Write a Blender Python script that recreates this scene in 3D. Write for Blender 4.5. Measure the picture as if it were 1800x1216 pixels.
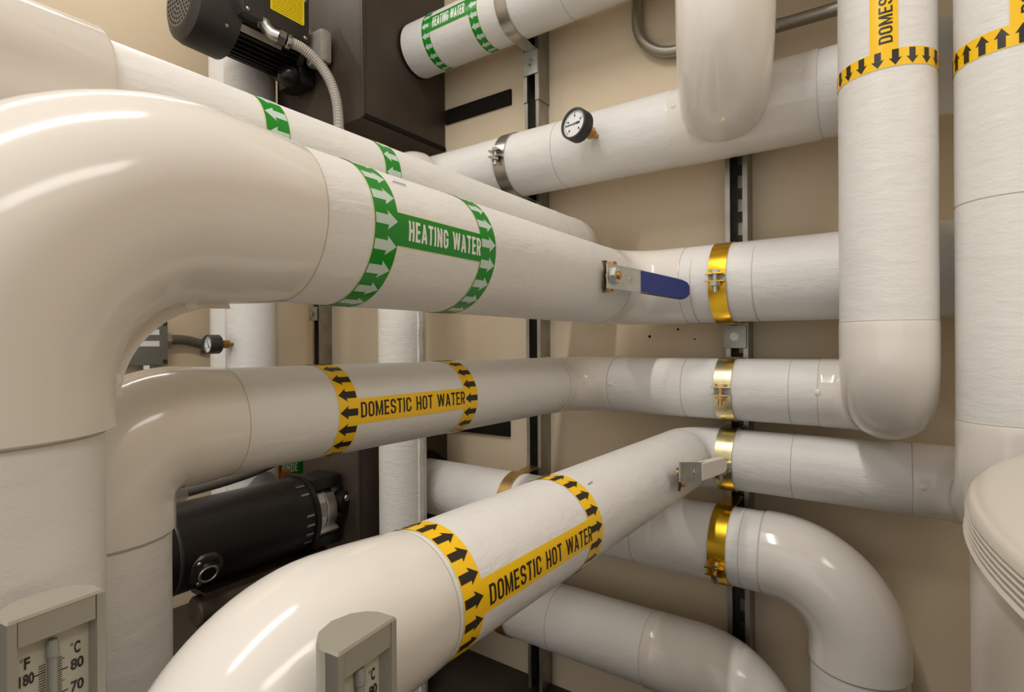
import bpy, bmesh, math, random
from math import sin, cos, pi, radians, atan2, hypot
from mathutils import Vector, Matrix
random.seed(7)

for o in list(bpy.data.objects):
    bpy.data.objects.remove(o, do_unlink=True)
scene = bpy.context.scene
COL = scene.collection
Z0 = 0.909                      # eye height: heights below are written relative to the lens
YAW, FPX, ROLL = 0.6129251, 957.507, 0.0062238
WY, WX = 1.25, -2.05            # back wall, left wall
CEIL = 1.72

# ------------------------------------------------------------------ camera
cd = bpy.data.cameras.new('camera')
cam = bpy.data.objects.new('camera', cd)
COL.objects.link(cam)
Rv = Vector((cos(YAW), sin(YAW), 0)); Fv = Vector((-sin(YAW), cos(YAW), 0)); Uv = Vector((0, 0, 1))
rc = cos(ROLL) * Rv - sin(ROLL) * Uv
uc = sin(ROLL) * Rv + cos(ROLL) * Uv
M = Matrix((rc, uc, -Fv)).transposed().to_4x4()
M.translation = Vector((0, 0, Z0))
cam.matrix_world = M
cd.sensor_width = 36.0
cd.lens = FPX / 1800.0 * 36.0
cd.shift_y = -3.72 / 1800.0
cd.clip_start = 0.01
scene.camera = cam

# ------------------------------------------------------------------ world, light, exposure
w = bpy.data.worlds.new('world'); scene.world = w
w.use_nodes = True
w.node_tree.nodes['Background'].inputs[0].default_value = (1.0, 0.97, 0.93, 1)
w.node_tree.nodes['Background'].inputs[1].default_value = 0.68
scene.view_settings.view_transform = 'Standard'
scene.view_settings.look = 'None'
scene.view_settings.gamma = 1.0
scene.view_settings.exposure = 0.66
scene.cycles.diffuse_bounces = 6
scene.cycles.glossy_bounces = 5
scene.cycles.max_bounces = 10
scene.cycles.caustics_reflective = False
scene.cycles.caustics_refractive = False


def ceiling_light(name, loc, lx, ly, power, col=(1.0, 0.965, 0.915)):
    l = bpy.data.lights.new(name, 'AREA')
    l.shape = 'RECTANGLE'; l.size = lx; l.size_y = ly
    l.energy = power; l.color = col
    o = bpy.data.objects.new(name, l); COL.objects.link(o)
    o.location = (loc[0], loc[1], loc[2] + Z0)
    return o


ceiling_light('tube_or_fill_light', (-0.45, -0.35, CEIL - 0.06), 0.045, 1.3, 16)
ceiling_light('tube_or_fill_light', (1.5, -0.2, CEIL - 0.06), 0.5, 1.3, 11)  # unseen wide panel, added as soft fill from the right
ceiling_light('tube_or_fill_light', (-1.75, 0.3, CEIL - 0.06), 0.045, 1.2, 5)

# ------------------------------------------------------------------ materials
def srgb(r, g, b):
    f = lambda c: (c / 12.92 if c <= 0.04045 else ((c + 0.055) / 1.055) ** 2.4)
    return (f(r / 255), f(g / 255), f(b / 255), 1)


def mat(name, col, rough=0.5, metal=0.0, bump=0.0, bscale=60.0, var=0.0, vscale=6.0, stretch=None, spec=0.5, rvar=0.0, fine=0.0):
    m = bpy.data.materials.new(name); m.use_nodes = True
    nt = m.node_tree; N = nt.nodes; L = nt.links
    b = N['Principled BSDF']
    b.inputs['Base Color'].default_value = col
    b.inputs['Roughness'].default_value = rough
    b.inputs['Metallic'].default_value = metal
    b.inputs['Specular IOR Level'].default_value = spec
    tc = N.new('ShaderNodeTexCoord')
    src = tc.outputs['Object']
    if stretch:
        mp = N.new('ShaderNodeMapping'); mp.inputs['Scale'].default_value = stretch
        L.new(src, mp.inputs['Vector']); src2 = mp.outputs['Vector']
    else:
        src2 = src
    if bump:
        n = N.new('ShaderNodeTexNoise'); n.inputs['Scale'].default_value = bscale
        n.inputs['Detail'].default_value = 4; n.inputs['Roughness'].default_value = 0.6
        L.new(src2, n.inputs['Vector'])
        bp = N.new('ShaderNodeBump'); bp.inputs['Strength'].default_value = bump; bp.inputs['Distance'].default_value = 0.004
        L.new(n.outputs['Fac'], bp.inputs['Height'])
        L.new(bp.outputs['Normal'], b.inputs['Normal'])
        if fine:
            n3 = N.new('ShaderNodeTexNoise'); n3.inputs['Scale'].default_value = 420
            L.new(src2, n3.inputs['Vector'])
            bp2 = N.new('ShaderNodeBump'); bp2.inputs['Strength'].default_value = fine; bp2.inputs['Distance'].default_value = 0.001
            L.new(n3.outputs['Fac'], bp2.inputs['Height'])
            L.new(bp.outputs['Normal'], bp2.inputs['Normal'])
            L.new(bp2.outputs['Normal'], b.inputs['Normal'])
    if var:
        n2 = N.new('ShaderNodeTexNoise'); n2.inputs['Scale'].default_value = vscale
        n2.inputs['Detail'].default_value = 5
        L.new(src, n2.inputs['Vector'])
        r = N.new('ShaderNodeValToRGB')
        r.color_ramp.elements[0].position = 0.3; r.color_ramp.elements[1].position = 0.7
        r.color_ramp.elements[0].color = tuple(c * (1 - var) for c in col[:3]) + (1,)
        r.color_ramp.elements[1].color = col
        L.new(n2.outputs['Fac'], r.inputs['Fac'])
        L.new(r.outputs['Color'], b.inputs['Base Color'])
    if rvar:
        n4 = N.new('ShaderNodeTexNoise'); n4.inputs['Scale'].default_value = 25
        L.new(src, n4.inputs['Vector'])
        mr = N.new('ShaderNodeMapRange')
        mr.inputs['To Min'].default_value = rough - rvar; mr.inputs['To Max'].default_value = rough + rvar
        L.new(n4.outputs['Fac'], mr.inputs['Value']); L.new(mr.outputs['Result'], b.inputs['Roughness'])
    return m


JACKET = mat('jacket_cloth', (0.745, 0.73, 0.705, 1), 0.42, bump=0.42, bscale=24, stretch=(1, 1, 2.4), fine=0.25, var=0.04, vscale=9, spec=0.35)
CANVAS = mat('canvas_cloth', (0.80, 0.78, 0.74, 1), 0.55, bump=0.35, bscale=55, stretch=(0.6, 0.6, 2.0), fine=0.6, var=0.05, vscale=14, spec=0.3)
PVC = mat('pvc_cover', (0.74, 0.70, 0.65, 1), 0.13, bump=0.03, bscale=14, spec=0.5)
SEAM = mat('seam_grime', (0.46, 0.40, 0.32, 1), 0.8)
WALL = mat('painted_wall', (0.66, 0.55, 0.395, 1), 0.6, bump=0.06, bscale=30, var=0.06, vscale=2.5)
CEILM = mat('painted_ceiling', (0.62, 0.56, 0.48, 1), 0.8)
FLOOR = mat('dark_floor', (0.045, 0.035, 0.024, 1), 0.5, bump=0.1, bscale=20, var=0.3, vscale=5)
GREEN = mat('green_label', (0.003, 0.235, 0.010, 1), 0.32)
GREENA = mat('green_label_arrow', (0.53, 0.66, 0.58, 1), 0.35)
WHITET = mat('white_lettering', (0.80, 0.83, 0.78, 1), 0.35)
YELLOW = mat('yellow_label', (0.92, 0.55, 0.007, 1), 0.28, bump=0.05, bscale=30)
BLACKT = mat('black_lettering', (0.020, 0.014, 0.008, 1), 0.35)
BORDER = mat('label_border', (0.75, 0.72, 0.35, 1), 0.4)
STEEL = mat('zinc_steel', (0.55, 0.54, 0.50, 1), 0.30, 1.0, rvar=0.12, var=0.25, vscale=30)
DULLST = mat('dull_steel', (0.42, 0.40, 0.35, 1), 0.42, 1.0, rvar=0.1, var=0.3, vscale=18)
SHADEDST = mat('shade_darkened_steel', (0.10, 0.09, 0.075, 1), 0.5, 0.8, var=0.4, vscale=30)  # steel darkened in colour to carry the deep shade inside the channels
BRACKET = mat('galvanised_plate', (0.46, 0.47, 0.42, 1), 0.5, 0.6, var=0.25, vscale=60)
GOLD = mat('gold_chromate', (0.98, 0.60, 0.045, 1), 0.24, 1.0, rvar=0.06, var=0.18, vscale=30)
PALEGOLD = mat('pale_chromate', (0.82, 0.73, 0.45, 1), 0.27, 1.0, rvar=0.1, var=0.2, vscale=24)
TANGOLD = mat('tan_chromate', (0.70, 0.46, 0.19, 1), 0.36, 1.0, var=0.2, vscale=40)
ZINC = mat('zinc_plate', (0.60, 0.61, 0.56, 1), 0.36, 0.55, var=0.15, vscale=50)
BRASS = mat('brass', (0.62, 0.33, 0.10, 1), 0.35, 1.0, var=0.25, vscale=70)
COPPERY = mat('torn_insulation', (0.10, 0.055, 0.02, 1), 0.9, bump=0.6, bscale=150)
BLUE = mat('blue_vinyl', (0.022, 0.035, 0.17, 1), 0.35, bump=0.1, bscale=40)
OFFWHITE = mat('white_vinyl', (0.68, 0.63, 0.55, 1), 0.4)
FOAM = mat('black_foam', (0.052, 0.037, 0.026, 1), 0.5, bump=0.12, bscale=35, var=0.3, vscale=8)
BLACKM = mat('black_enamel', (0.009, 0.007, 0.006, 1), 0.36, bump=0.03, bscale=80, spec=0.4)
BLACKP = mat('black_plastic', (0.028, 0.025, 0.022, 1), 0.42)
DARKHOLE = mat('dark_recess', (0.006, 0.005, 0.004, 1), 0.9)
RUBBER = mat('black_rubber', (0.009, 0.006, 0.004, 1), 0.85, spec=0.2)
ALU = mat('aluminium', (0.62, 0.60, 0.56, 1), 0.33, 1.0, rvar=0.08)
NAMEPL = mat('name_plate', (0.35, 0.32, 0.28, 1), 0.4, 0.7)
GREYVINYL = mat('grey_conduit_vinyl', (0.42, 0.39, 0.35, 1), 0.5)
DARKVINYL = mat('dark_conduit_vinyl', (0.09, 0.08, 0.065, 1), 0.5)
GREYBOX = mat('grey_cast_box', (0.20, 0.20, 0.175, 1), 0.5, 0.3, var=0.2, vscale=40)
THERMO = mat('grey_thermometer_paint', (0.31, 0.29, 0.235, 1), 0.42)
PLATE = mat('scale_plate', (0.47, 0.45, 0.37, 1), 0.45)
CASTGREY = mat('cast_grey', (.42, .39, .35, 1), .4, .3, var=.2, vscale=60)
DIAL = mat('dial_white', (0.72, 0.74, 0.76, 1), 0.35)
RUST = mat('brown_steel', (0.075, 0.052, 0.034, 1), 0.5, 0.3, var=0.4, vscale=30)
WARN = mat('warning_yellow', (0.86, 0.66, 0.006, 1), 0.35)
WARNL = mat('warning_print', (0.40, 0.27, 0.004, 1), 0.4)
TANK = mat('tank_white', (0.52, 0.475, 0.41, 1), 0.25, bump=0.02, bscale=10)
GLASST = bpy.data.materials.new('clear_glass'); GLASST.use_nodes = True
_b = GLASST.node_tree.nodes['Principled BSDF']
_b.inputs['Base Color'].default_value = (.5, .5, .46, 1); _b.inputs['Transmission Weight'].default_value = 0.45; _b.inputs['Roughness'].default_value = 0.08; _b.inputs['IOR'].default_value = 1.3

# ------------------------------------------------------------------ helpers
def root_of(p):
    while p.parent:
        p = p.parent
    return p


def thing(name, label, cat, loc, group=None):
    o = bpy.data.objects.new(name, None); COL.objects.link(o)
    o.empty_display_size = 0.05
    o.location = (loc[0], loc[1], loc[2] + Z0)
    o['label'] = label; o['category'] = cat
    if group: o['group'] = group
    return o


class MB:
    def __init__(self):
        self.bm = bmesh.new(); self.mats = []

    def mi(self, m):
        if m not in self.mats: self.mats.append(m)
        return self.mats.index(m)

    def faces(self, verts, faces, m, smooth=False):
        i = self.mi(m); vs = [self.bm.verts.new(v) for v in verts]
        for f in faces:
            try:
                fc = self.bm.faces.new([vs[k] for k in f])
            except ValueError:
                continue
            fc.material_index = i; fc.smooth = smooth
        return vs

    def box(self, c, size, m, X=(1, 0, 0), Y=(0, 1, 0), Z=(0, 0, 1), bev=0.0):
        X, Y, Z = (Vector(v).normalized() for v in (X, Y, Z)); c = Vector(c)
        hx, hy, hz = (s / 2 for s in size)
        if bev > 0:
            b = bmesh.new(); bmesh.ops.create_cube(b, size=1)
            for v in b.verts: v.co = Vector((v.co.x * 2 * hx, v.co.y * 2 * hy, v.co.z * 2 * hz))
            bmesh.ops.bevel(b, geom=b.edges[:], offset=min(bev, hx * .9, hy * .9, hz * .9), segments=2, affect='EDGES', profile=0.6)
            b.verts.index_update()
            vs = [c + X * v.co.x + Y * v.co.y + Z * v.co.z for v in b.verts]
            fs = [[v.index for v in f.verts] for f in b.faces]; b.free()
            self.faces(vs, fs, m)
            return
        vs = [c + X * hx * a + Y * hy * b_ + Z * hz * d for a in (-1, 1) for b_ in (-1, 1) for d in (-1, 1)]
        self.faces(vs, [(0, 1, 3, 2), (4, 6, 7, 5), (0, 4, 5, 1), (2, 3, 7, 6), (0, 2, 6, 4), (1, 5, 7, 3)], m)

    def lathe(self, p, axis, prof, m, n=32, smooth=True, phase=0.0):
        """prof: list of (distance along axis, radius); closed with caps when the radius is 0"""
        a = Vector(axis).normalized(); p = Vector(p)
        u = a.orthogonal().normalized(); v = a.cross(u)
        vs = []; idx = []
        for s, r in prof:
            if r <= 1e-7:
                idx.append([len(vs)]); vs.append(p + a * s)
            else:
                row = []
                for k in range(n):
                    t = 2 * pi * k / n + phase
                    row.append(len(vs)); vs.append(p + a * s + (u * cos(t) + v * sin(t)) * r)
                idx.append(row)
        fs = []
        for A, B in zip(idx[:-1], idx[1:]):
            for k in range(n):
                k2 = (k + 1) % n
                if len(A) == 1 and len(B) == 1: continue
                if len(A) == 1: fs.append((A[0], B[k], B[k2]))
                elif len(B) == 1: fs.append((A[k], B[0], A[k2]))
                else: fs.append((A[k], B[k], B[k2], A[k2]))
        self.faces(vs, fs, m, smooth)

    def cyl(self, p, q, r, m, n=24, smooth=True, phase=0.0, bev=0.0):
        p = Vector(p); q = Vector(q); L = (q - p).length
        pr = [(0, 0), (0, r - bev), (bev, r), (L - bev, r), (L, r - bev), (L, 0)] if bev else [(0, 0), (0, r), (0, r), (L, r), (L, r), (L, 0)]
        self.lathe(p, q - p, pr, m, n, smooth, phase)

    def hexbolt(self, p, axis, r, h, m, phase=0.0):
        self.cyl(p, Vector(p) + Vector(axis).normalized() * h, r, m, n=6, smooth=False, phase=phase)

    def sweep(self, pts, r, m, n=24, caps=True, smooth=True, rib=0.0):
        pts = [Vector(p) for p in pts]
        rr = r if callable(r) else (lambda i: r)
        T = []
        for i in range(len(pts)):
            a = pts[max(0, i - 1)]; b = pts[min(len(pts) - 1, i + 1)]
            T.append((b - a).normalized())
        u = T[0].orthogonal().normalized(); vs = []; fs = []
        for i, p in enumerate(pts):
            if i:
                u = (u - T[i] * u.dot(T[i])).normalized()
            v = T[i].cross(u)
            for k in range(n):
                t = 2 * pi * k / n
                vs.append(p + (u * cos(t) + v * sin(t)) * rr(i))
        for i in range(len(pts) - 1):
            for k in range(n):
                k2 = (k + 1) % n
                fs.append((i * n + k, i * n + k2, (i + 1) * n + k2, (i + 1) * n + k))
        if caps:
            fs.append(tuple(range(n - 1, -1, -1))); L = (len(pts) - 1) * n
            fs.append(tuple(L + k for k in range(n)))
        self.faces(vs, fs, m, smooth)

    def prism(self, poly, o, X, Y, N, depth, m, smooth=False):
        """poly in the X/Y plane at o, extruded along N by depth"""
        o, X, Y, N = Vector(o), Vector(X), Vector(Y), Vector(N)
        n = len(poly)
        vs = [o + X * a + Y * b for a, b in poly] + [o + X * a + Y * b + N * depth for a, b in poly]
        fs = [tuple(range(n - 1, -1, -1)), tuple(range(n, 2 * n))] + [(k, (k + 1) % n, n + (k + 1) % n, n + k) for k in range(n)]
        i0 = len(self.bm.faces)
        self.faces(vs, fs, m, smooth)

    def build(self, name, parent=None, normals=True):
        bm = self.bm
        if normals: bmesh.ops.recalc_face_normals(bm, faces=bm.faces[:])
        base = Vector(root_of(parent).location) if parent else Vector((0, 0, 0))
        off = Vector((0, 0, Z0)) - base
        for v in bm.verts: v.co += off
        me = bpy.data.meshes.new(name); bm.to_mesh(me); bm.free()
        for m in self.mats: me.materials.append(m)
        # keep hard edges hard under smooth shading
        try:
            me.set_sharp_from_angle(angle=radians(38))
        except Exception:
            pass
        o = bpy.data.objects.new(name, me); COL.objects.link(o)
        if parent: o.parent = parent
        return o


def solo(name, mb, label, cat, group=None):
    o = mb.build(name); o['label'] = label; o['category'] = cat
    if group: o['group'] = group
    # put the origin at the middle of the mesh's foot
    me = o.data; xs = [v.co for v in me.vertices]
    c = Vector((sum(v.x for v in xs) / len(xs), sum(v.y for v in xs) / len(xs), min(v.z for v in xs)))
    for v in me.vertices: v.co -= c
    o.location = c
    return o


def struct(name, mb):
    o = mb.build(name); o['kind'] = 'structure'; return o


def V(*a): return Vector(a)

# ------------------------------------------------------------------ setting
mb = MB(); mb.box((-0.1, WY + 0.05, 0.4), (4.2, 0.1, 2.64), WALL); wall_back = struct('wall_back', mb)
mb = MB()
for x, z, r in ((-0.478, 0.0155, .0035), (-0.41, 0.031, .003), (-0.372, 0.008, .002), (-1.32, -0.1, .002)):
    mb.lathe((x, WY + .0004, z), (0, -1, 0), [(0, r), (0.0006, r), (0.0006, 0)], DARKHOLE, n=10)
mb.build('anchor_hole', wall_back)
mb = MB(); mb.box((WX - 0.05, -0.3, 0.4), (0.1, 3.3, 2.64), WALL); struct('wall_left', mb)
mb = MB(); mb.box((1.95, -0.3, 0.4), (0.1, 3.3, 2.64), WALL); struct('wall_right', mb)
mb = MB(); mb.box((-0.1, -0.3, -Z0 - 0.05), (4.2, 3.3, 0.1), FLOOR); struct('floor', mb)
mb = MB(); mb.box((-0.1, -0.3, CEIL + 0.05), (4.2, 3.3, 0.1), CEILM); struct('ceiling', mb)

# ------------------------------------------------------------------ pipes
def fillet_path(corners):
    """corners: dicts p, R, t0, t1 (cover tails).  Returns pieces: ('jacket'|'cover', [points], info)"""
    P_ = [Vector(c['p']) for c in corners]
    ends = []
    for i in range(1, len(P_) - 1):
        a = (P_[i - 1] - P_[i]).normalized(); b = (P_[i + 1] - P_[i]).normalized()
        ang = a.angle(b); R = corners[i]['R']; t = R / math.tan(ang / 2)
        c = P_[i] + (a + b).normalized() * R / sin(ang / 2)
        s = P_[i] + a * t; e = P_[i] + b * t
        u = (s - c) / R; wv = (e - c) / R; v = (wv - u * wv.dot(u)).normalized()
        arc = [c + (u * cos(q) + v * sin(q)) * R for q in [(pi - ang) * k / 20 for k in range(21)]]
        t0 = corners[i].get('t0', 0.03); t1 = corners[i].get('t1', 0.03)
        pre = [s + a * t0 * k / 3 for k in (3, 2, 1)] if t0 > 0 else []
        post = [e + b * t1 * k / 3 for k in (1, 2, 3)] if t1 > 0 else []
        ends.append((s + a * t0, pre + arc + post, e + b * t1))
    return P_, ends


def jacket_tube(mb, a, b, r, m, seed, n=72, wob=0.0006):
    a = Vector(a); b = Vector(b); L = (b - a).length
    if L < 1e-4: return
    k = max(2, int(L / 0.015)); rnd = random.Random(seed)
    ax = (b - a).normalized(); u = ax.orthogonal().normalized(); v = ax.cross(u)
    terms = [(rnd.randint(1, 5), rnd.uniform(8, 60), rnd.uniform(0, 6.28)) for _ in range(7)]
    vs = []; fs = []
    for i in range(k + 1):
        s = L * i / k
        for j in range(n):
            t = 2 * pi * j / n
            d = sum(sin(q * t + f * s + ph) for q, f, ph in terms) / 7
            rr = r - wob * (0.5 + 0.5 * d)
            vs.append(a + ax * s + (u * cos(t) + v * sin(t)) * rr)
    for i in range(k):
        for j in range(n):
            j2 = (j + 1) % n
            fs.append((i * n + j, i * n + j2, (i + 1) * n + j2, (i + 1) * n + j))
    fs.append(tuple(range(n - 1, -1, -1))); q = k * n; fs.append(tuple(q + j for j in range(n)))
    mb.faces(vs, fs, m, True)


def ring(mb, c, ax, r, wd, m, n=72, th=0.0004):
    mb.lathe(Vector(c) - Vector(ax).normalized() * wd / 2, ax, [(0, r - 0.002), (0, r + th), (wd, r + th), (wd, r - 0.002)], m, n)


def pipe(name, label, corners, r, cov=0.0025, jm=None, seams=(), group=None, seed=1, cat='pipe', base=None):
    P_, ends = fillet_path(corners)
    t = thing(name, label, cat, base or min(P_, key=lambda p: p.z), group)
    cur = P_[0]
    for i in range(len(P_) - 1):
        nxt = ends[i][0] if i < len(ends) else P_[-1]
        if (nxt - cur).dot(P_[i + 1] - P_[i]) > 0.002:
            mb = MB(); jacket_tube(mb, cur, nxt, r, jm or JACKET, seed * 31 + i); mb.build('jacket', t)
        if i < len(ends):
            cv = corners[i + 1].get('cov', cov); pts = ends[i][1]; n = len(pts)
            mb = MB()
            d0 = (pts[1] - pts[0]).normalized(); d1 = (pts[-1] - pts[-2]).normalized()
            pp = [pts[0] + d0 * 0.0002] + [pts[0] + d0 * 0.003] + pts[1:-1] + [pts[-1] - d1 * 0.003, pts[-1] - d1 * 0.0002]
            N_ = len(pp)
            tap = corners[i + 1].get('taper', False)
            def rad(k):
                if tap and k >= N_ - 4: return r + cv * (0.12, 0.14, 0.5, 0.85)[N_ - 1 - k] if k < N_ - 1 else r + 0.0002
                return r + (0.0002 if k in (0, N_ - 1) else cv)
            mb.sweep(pp, rad, corners[i + 1].get('m', PVC), n=72)
            mb.build('elbow_cover', t)
            mb = MB()
            ring(mb, pts[0], d0, r, 0.0009, SEAM); mb.build('seam', t)
            mb = MB()
            ring(mb, pts[-1], d1, r, 0.0009, SEAM); mb.build('seam', t)
            cur = ends[i][2]
    for c, ax in seams:
        mb = MB(); ring(mb, c, ax, r, 0.0008, SEAM); mb.build('seam', t)
    return t


def rivet(t, p, n, r=0.006):
    mb = MB(); p = Vector(p)
    mb.lathe(p - Vector(n).normalized() * 0.001, n, [(0, r), (0.0018, r * .95), (0.003, r * .6), (0.0035, 0)], PVC, n=16)
    mb.build('rivet', t)


def staple(t, p, d, n, L=0.012):
    p, d, n = Vector(p), Vector(d).normalized(), Vector(n).normalized()
    mb = MB(); mb.sweep([p - d * L / 2 - n * .001, p - d * L / 2 * .9 + n * .0008, p + d * L / 2 * .9 + n * .0008, p + d * L / 2 - n * .001], 0.0005, STEEL, n=6)
    mb.build('staple', t)


def text_mesh(s, bold=0.0):
    c = bpy.data.curves.new('lettering', 'FONT'); c.body = s; c.size = 1.0; c.offset = bold; c.resolution_u = 6
    o = bpy.data.objects.new('lettering', c); COL.objects.link(o)
    bpy.context.view_layer.update()
    dg = bpy.context.evaluated_depsgraph_get()
    me = bpy.data.meshes.new_from_object(o.evaluated_get(dg))
    bpy.data.objects.remove(o, do_unlink=True); bpy.data.curves.remove(c)
    b = bmesh.new(); b.from_mesh(me); bpy.data.meshes.remove(me)
    xs = [v.co.x for v in b.verts]; ys = [v.co.y for v in b.verts]
    return b, min(xs), max(xs), min(ys), max(ys)


def glyph(ch, t=0.155):
    """condensed block capitals: (list of centre-line strokes [(points, closed)], width)"""
    w = {'I': t, 'M': .60, 'W': .74, 'A': .50, 'E': .40, 'T': .44, 'N': .48}.get(ch, .46)
    a, b, c, d = t / 2, w - t / 2, t / 2, 1 - t / 2; r = .15
    def arc(x, y, q0, q1, rx=r, ry=.17):
        return [(x + rx * cos(radians(q0 + (q1 - q0) * i / 5)), y + ry * sin(radians(q0 + (q1 - q0) * i / 5))) for i in range(6)]
    ry = .17
    tl = arc(a + r, d - ry, 90, 180); bl = arc(a + r, c + ry, 180, 270); br = arc(b - r, c + ry, 270, 360); tr = arc(b - r, d - ry, 0, 90)
    if ch == 'O': return [(tl + bl + br + tr, True)], w
    if ch == 'D': return [([(a, d), (a, c)] + br + tr, True)], w
    if ch == 'C': return [([(b, .66)] + tr + tl + bl + br + [(b, .34)], False)], w
    if ch == 'G': return [([(b, .68)] + tr + tl + bl + br + [(b, .46), (w * .52, .46)], False)], w
    if ch == 'S':
        m1 = arc(a + r, .5 + ry + .005, 180, 262); m2 = arc(b - r, .5 - ry - .005, 82, 0)
        return [([(b, .70)] + tr + tl + m1 + m2 + br[::-1] + bl[::-1] + [(a, .30)], False)], w
    if ch == 'I': return [([(a, 0), (a, 1)], False)], w
    if ch == 'H': return [([(a, 0), (a, 1)], False), ([(b, 0), (b, 1)], False), ([(a, .5), (b, .5)], False)], w
    if ch == 'E': return [([(a, 0), (a, 1)], False), ([(a, d), (w, d)], False), ([(a, c), (w, c)], False), ([(a, .51), (w * .92, .51)], False)], w
    if ch == 'T': return [([(w / 2, 0), (w / 2, 1)], False), ([(0, d), (w, d)], False)], w
    if ch == 'N': return [([(a, 0), (a, 1)], False), ([(b, 0), (b, 1)], False), ([(a, 1 - t * .3), (b, t * .3)], False)], w
    if ch == 'M': return [([(a, 0), (a, 1)], False), ([(b, 0), (b, 1)], False), ([(a + .015, .96), (w / 2, .10), (b - .015, .96)], False)], w
    if ch == 'W': return [([(a * .8, 1), (w * .27, .06)], False), ([(w * .27, .06), (w / 2, .97)], False), ([(w / 2, .97), (w * .73, .06)], False), ([(w * .73, .06), (w - a * .8, 1)], False)], w
    if ch == 'A': return [([(a * .8, 0), (w / 2, .97)], False), ([(w / 2, .97), (w - a * .8, 0)], False), ([(w * .2, .26), (w * .8, .26)], False)], w
    if ch == 'R': return [([(a, 0), (a, 1)], False), ([(a, d), (b - r, d)] + arc(b - r, d - ry, 90, 0) + arc(b - r, .46 + ry, 0, -90) + [(a, .46)], False), ([(w * .52, .46), (b, 0)], False)], w
    return [], .26


def block_text(s, t=0.155, gap=0.105):
    bm = bmesh.new(); x = 0
    for ch in s:
        st, w = glyph(ch, t)
        for pts, closed in st:
            n = len(pts); L = []; R = []
            for i in range(n):
                p = Vector(pts[i]); q0 = Vector(pts[i - 1]) if (i or closed) else None; q1 = Vector(pts[(i + 1) % n]) if (i < n - 1 or closed) else None
                d0 = (p - q0).normalized() if q0 is not None and (p - q0).length > 1e-6 else None
                d1 = (q1 - p).normalized() if q1 is not None and (q1 - p).length > 1e-6 else None
                d0 = d0 or d1; d1 = d1 or d0
                n0 = Vector((-d0.y, d0.x)); n1 = Vector((-d1.y, d1.x)); m = (n0 + n1)
                m = m.normalized() if m.length > .1 else n0
                k = t / 2 / max(.45, m.dot(n0))
                L.append(bm.verts.new((x + p.x + m.x * k, p.y + m.y * k, 0))); R.append(bm.verts.new((x + p.x - m.x * k, p.y - m.y * k, 0)))
            for i in range(n if closed else n - 1):
                j = (i + 1) % n
                try: bm.faces.new((R[i], R[j], L[j], L[i]))
                except ValueError: pass
        x += w + gap
    xs = [v.co.x for v in bm.verts]; ys = [v.co.y for v in bm.verts]
    return bm, min(xs), max(xs), min(ys), max(ys)


class Wrap:
    """cylinder surface frame: axis point c, text direction a, outward normal u at the strip's middle"""
    def __init__(self, c, a, u, r):
        self.c, self.a, self.u, self.r = Vector(c), Vector(a).normalized(), Vector(u).normalized(), r
        self.v = self.u.cross(self.a)

    def pt(self, s, y, lift):
        t = y / self.r
        return self.c + self.a * s + (self.u * cos(t) + self.v * sin(t)) * (self.r + lift)


def axis_wrap(p, q, u, r):
    """frame on a pipe leg running along +y from p to q; s is the y coordinate"""
    p, q = Vector(p), Vector(q); a = (q - p).normalized(); u = Vector(u)
    u = (u - a * u.dot(a)).normalized()
    return Wrap(p - a * (p.y / a.y), a, u, r)


def wrap_patch(mb, W, s0, s1, y0, y1, lift, m):
    n = max(2, int(abs(y1 - y0) / W.r / radians(4)))
    vs = []; fs = []
    for i in range(n + 1):
        y = y0 + (y1 - y0) * i / n
        vs += [W.pt(s0, y, lift), W.pt(s1, y, lift)]
    for i in range(n):
        fs.append((2 * i, 2 * i + 1, 2 * i + 3, 2 * i + 2))
    mb.faces(vs, fs, m, True)


def wrap_poly(mb, W, poly, lift, m):
    b = bmesh.new()
    b.faces.new([b.verts.new((x, y, 0)) for x, y in poly])
    b.normal_update()
    bmesh.ops.triangulate(b, faces=b.faces[:])
    wrap_bm(mb, W, b, lift, m)


def wrap_bm(mb, W, b, lift, m):
    ys = [v.co.y for v in b.verts]; y = min(ys); st = W.r * radians(6)
    while y < max(ys):
        y += st
        bmesh.ops.bisect_plane(b, geom=b.verts[:] + b.edges[:] + b.faces[:], plane_co=(0, y, 0), plane_no=(0, 1, 0))
    b.verts.index_update()
    mb.faces([W.pt(v.co.x, v.co.y, lift) for v in b.verts], [[v.index for v in f.verts] for f in b.faces], m)
    b.free()


def arrow_poly(s0, s1, yc, d, pitch=0.0242):
    """block arrow from s0 to s1 (d=+1 points to larger s)"""
    hw, hh = 0.20 * pitch, 0.385 * pitch; L = s1 - s0; h = L * 0.43
    if d > 0:
        return [(s0, yc - hw), (s1 - h, yc - hw), (s1 - h - .001, yc - hh), (s1, yc), (s1 - h - .001, yc + hh), (s1 - h, yc + hw), (s0, yc + hw)]
    return [(s1, yc + hw), (s0 + h, yc + hw), (s0 + h + .001, yc + hh), (s0, yc), (s0 + h + .001, yc - hh), (s0 + h, yc - hw), (s1, yc - hw)]


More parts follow.
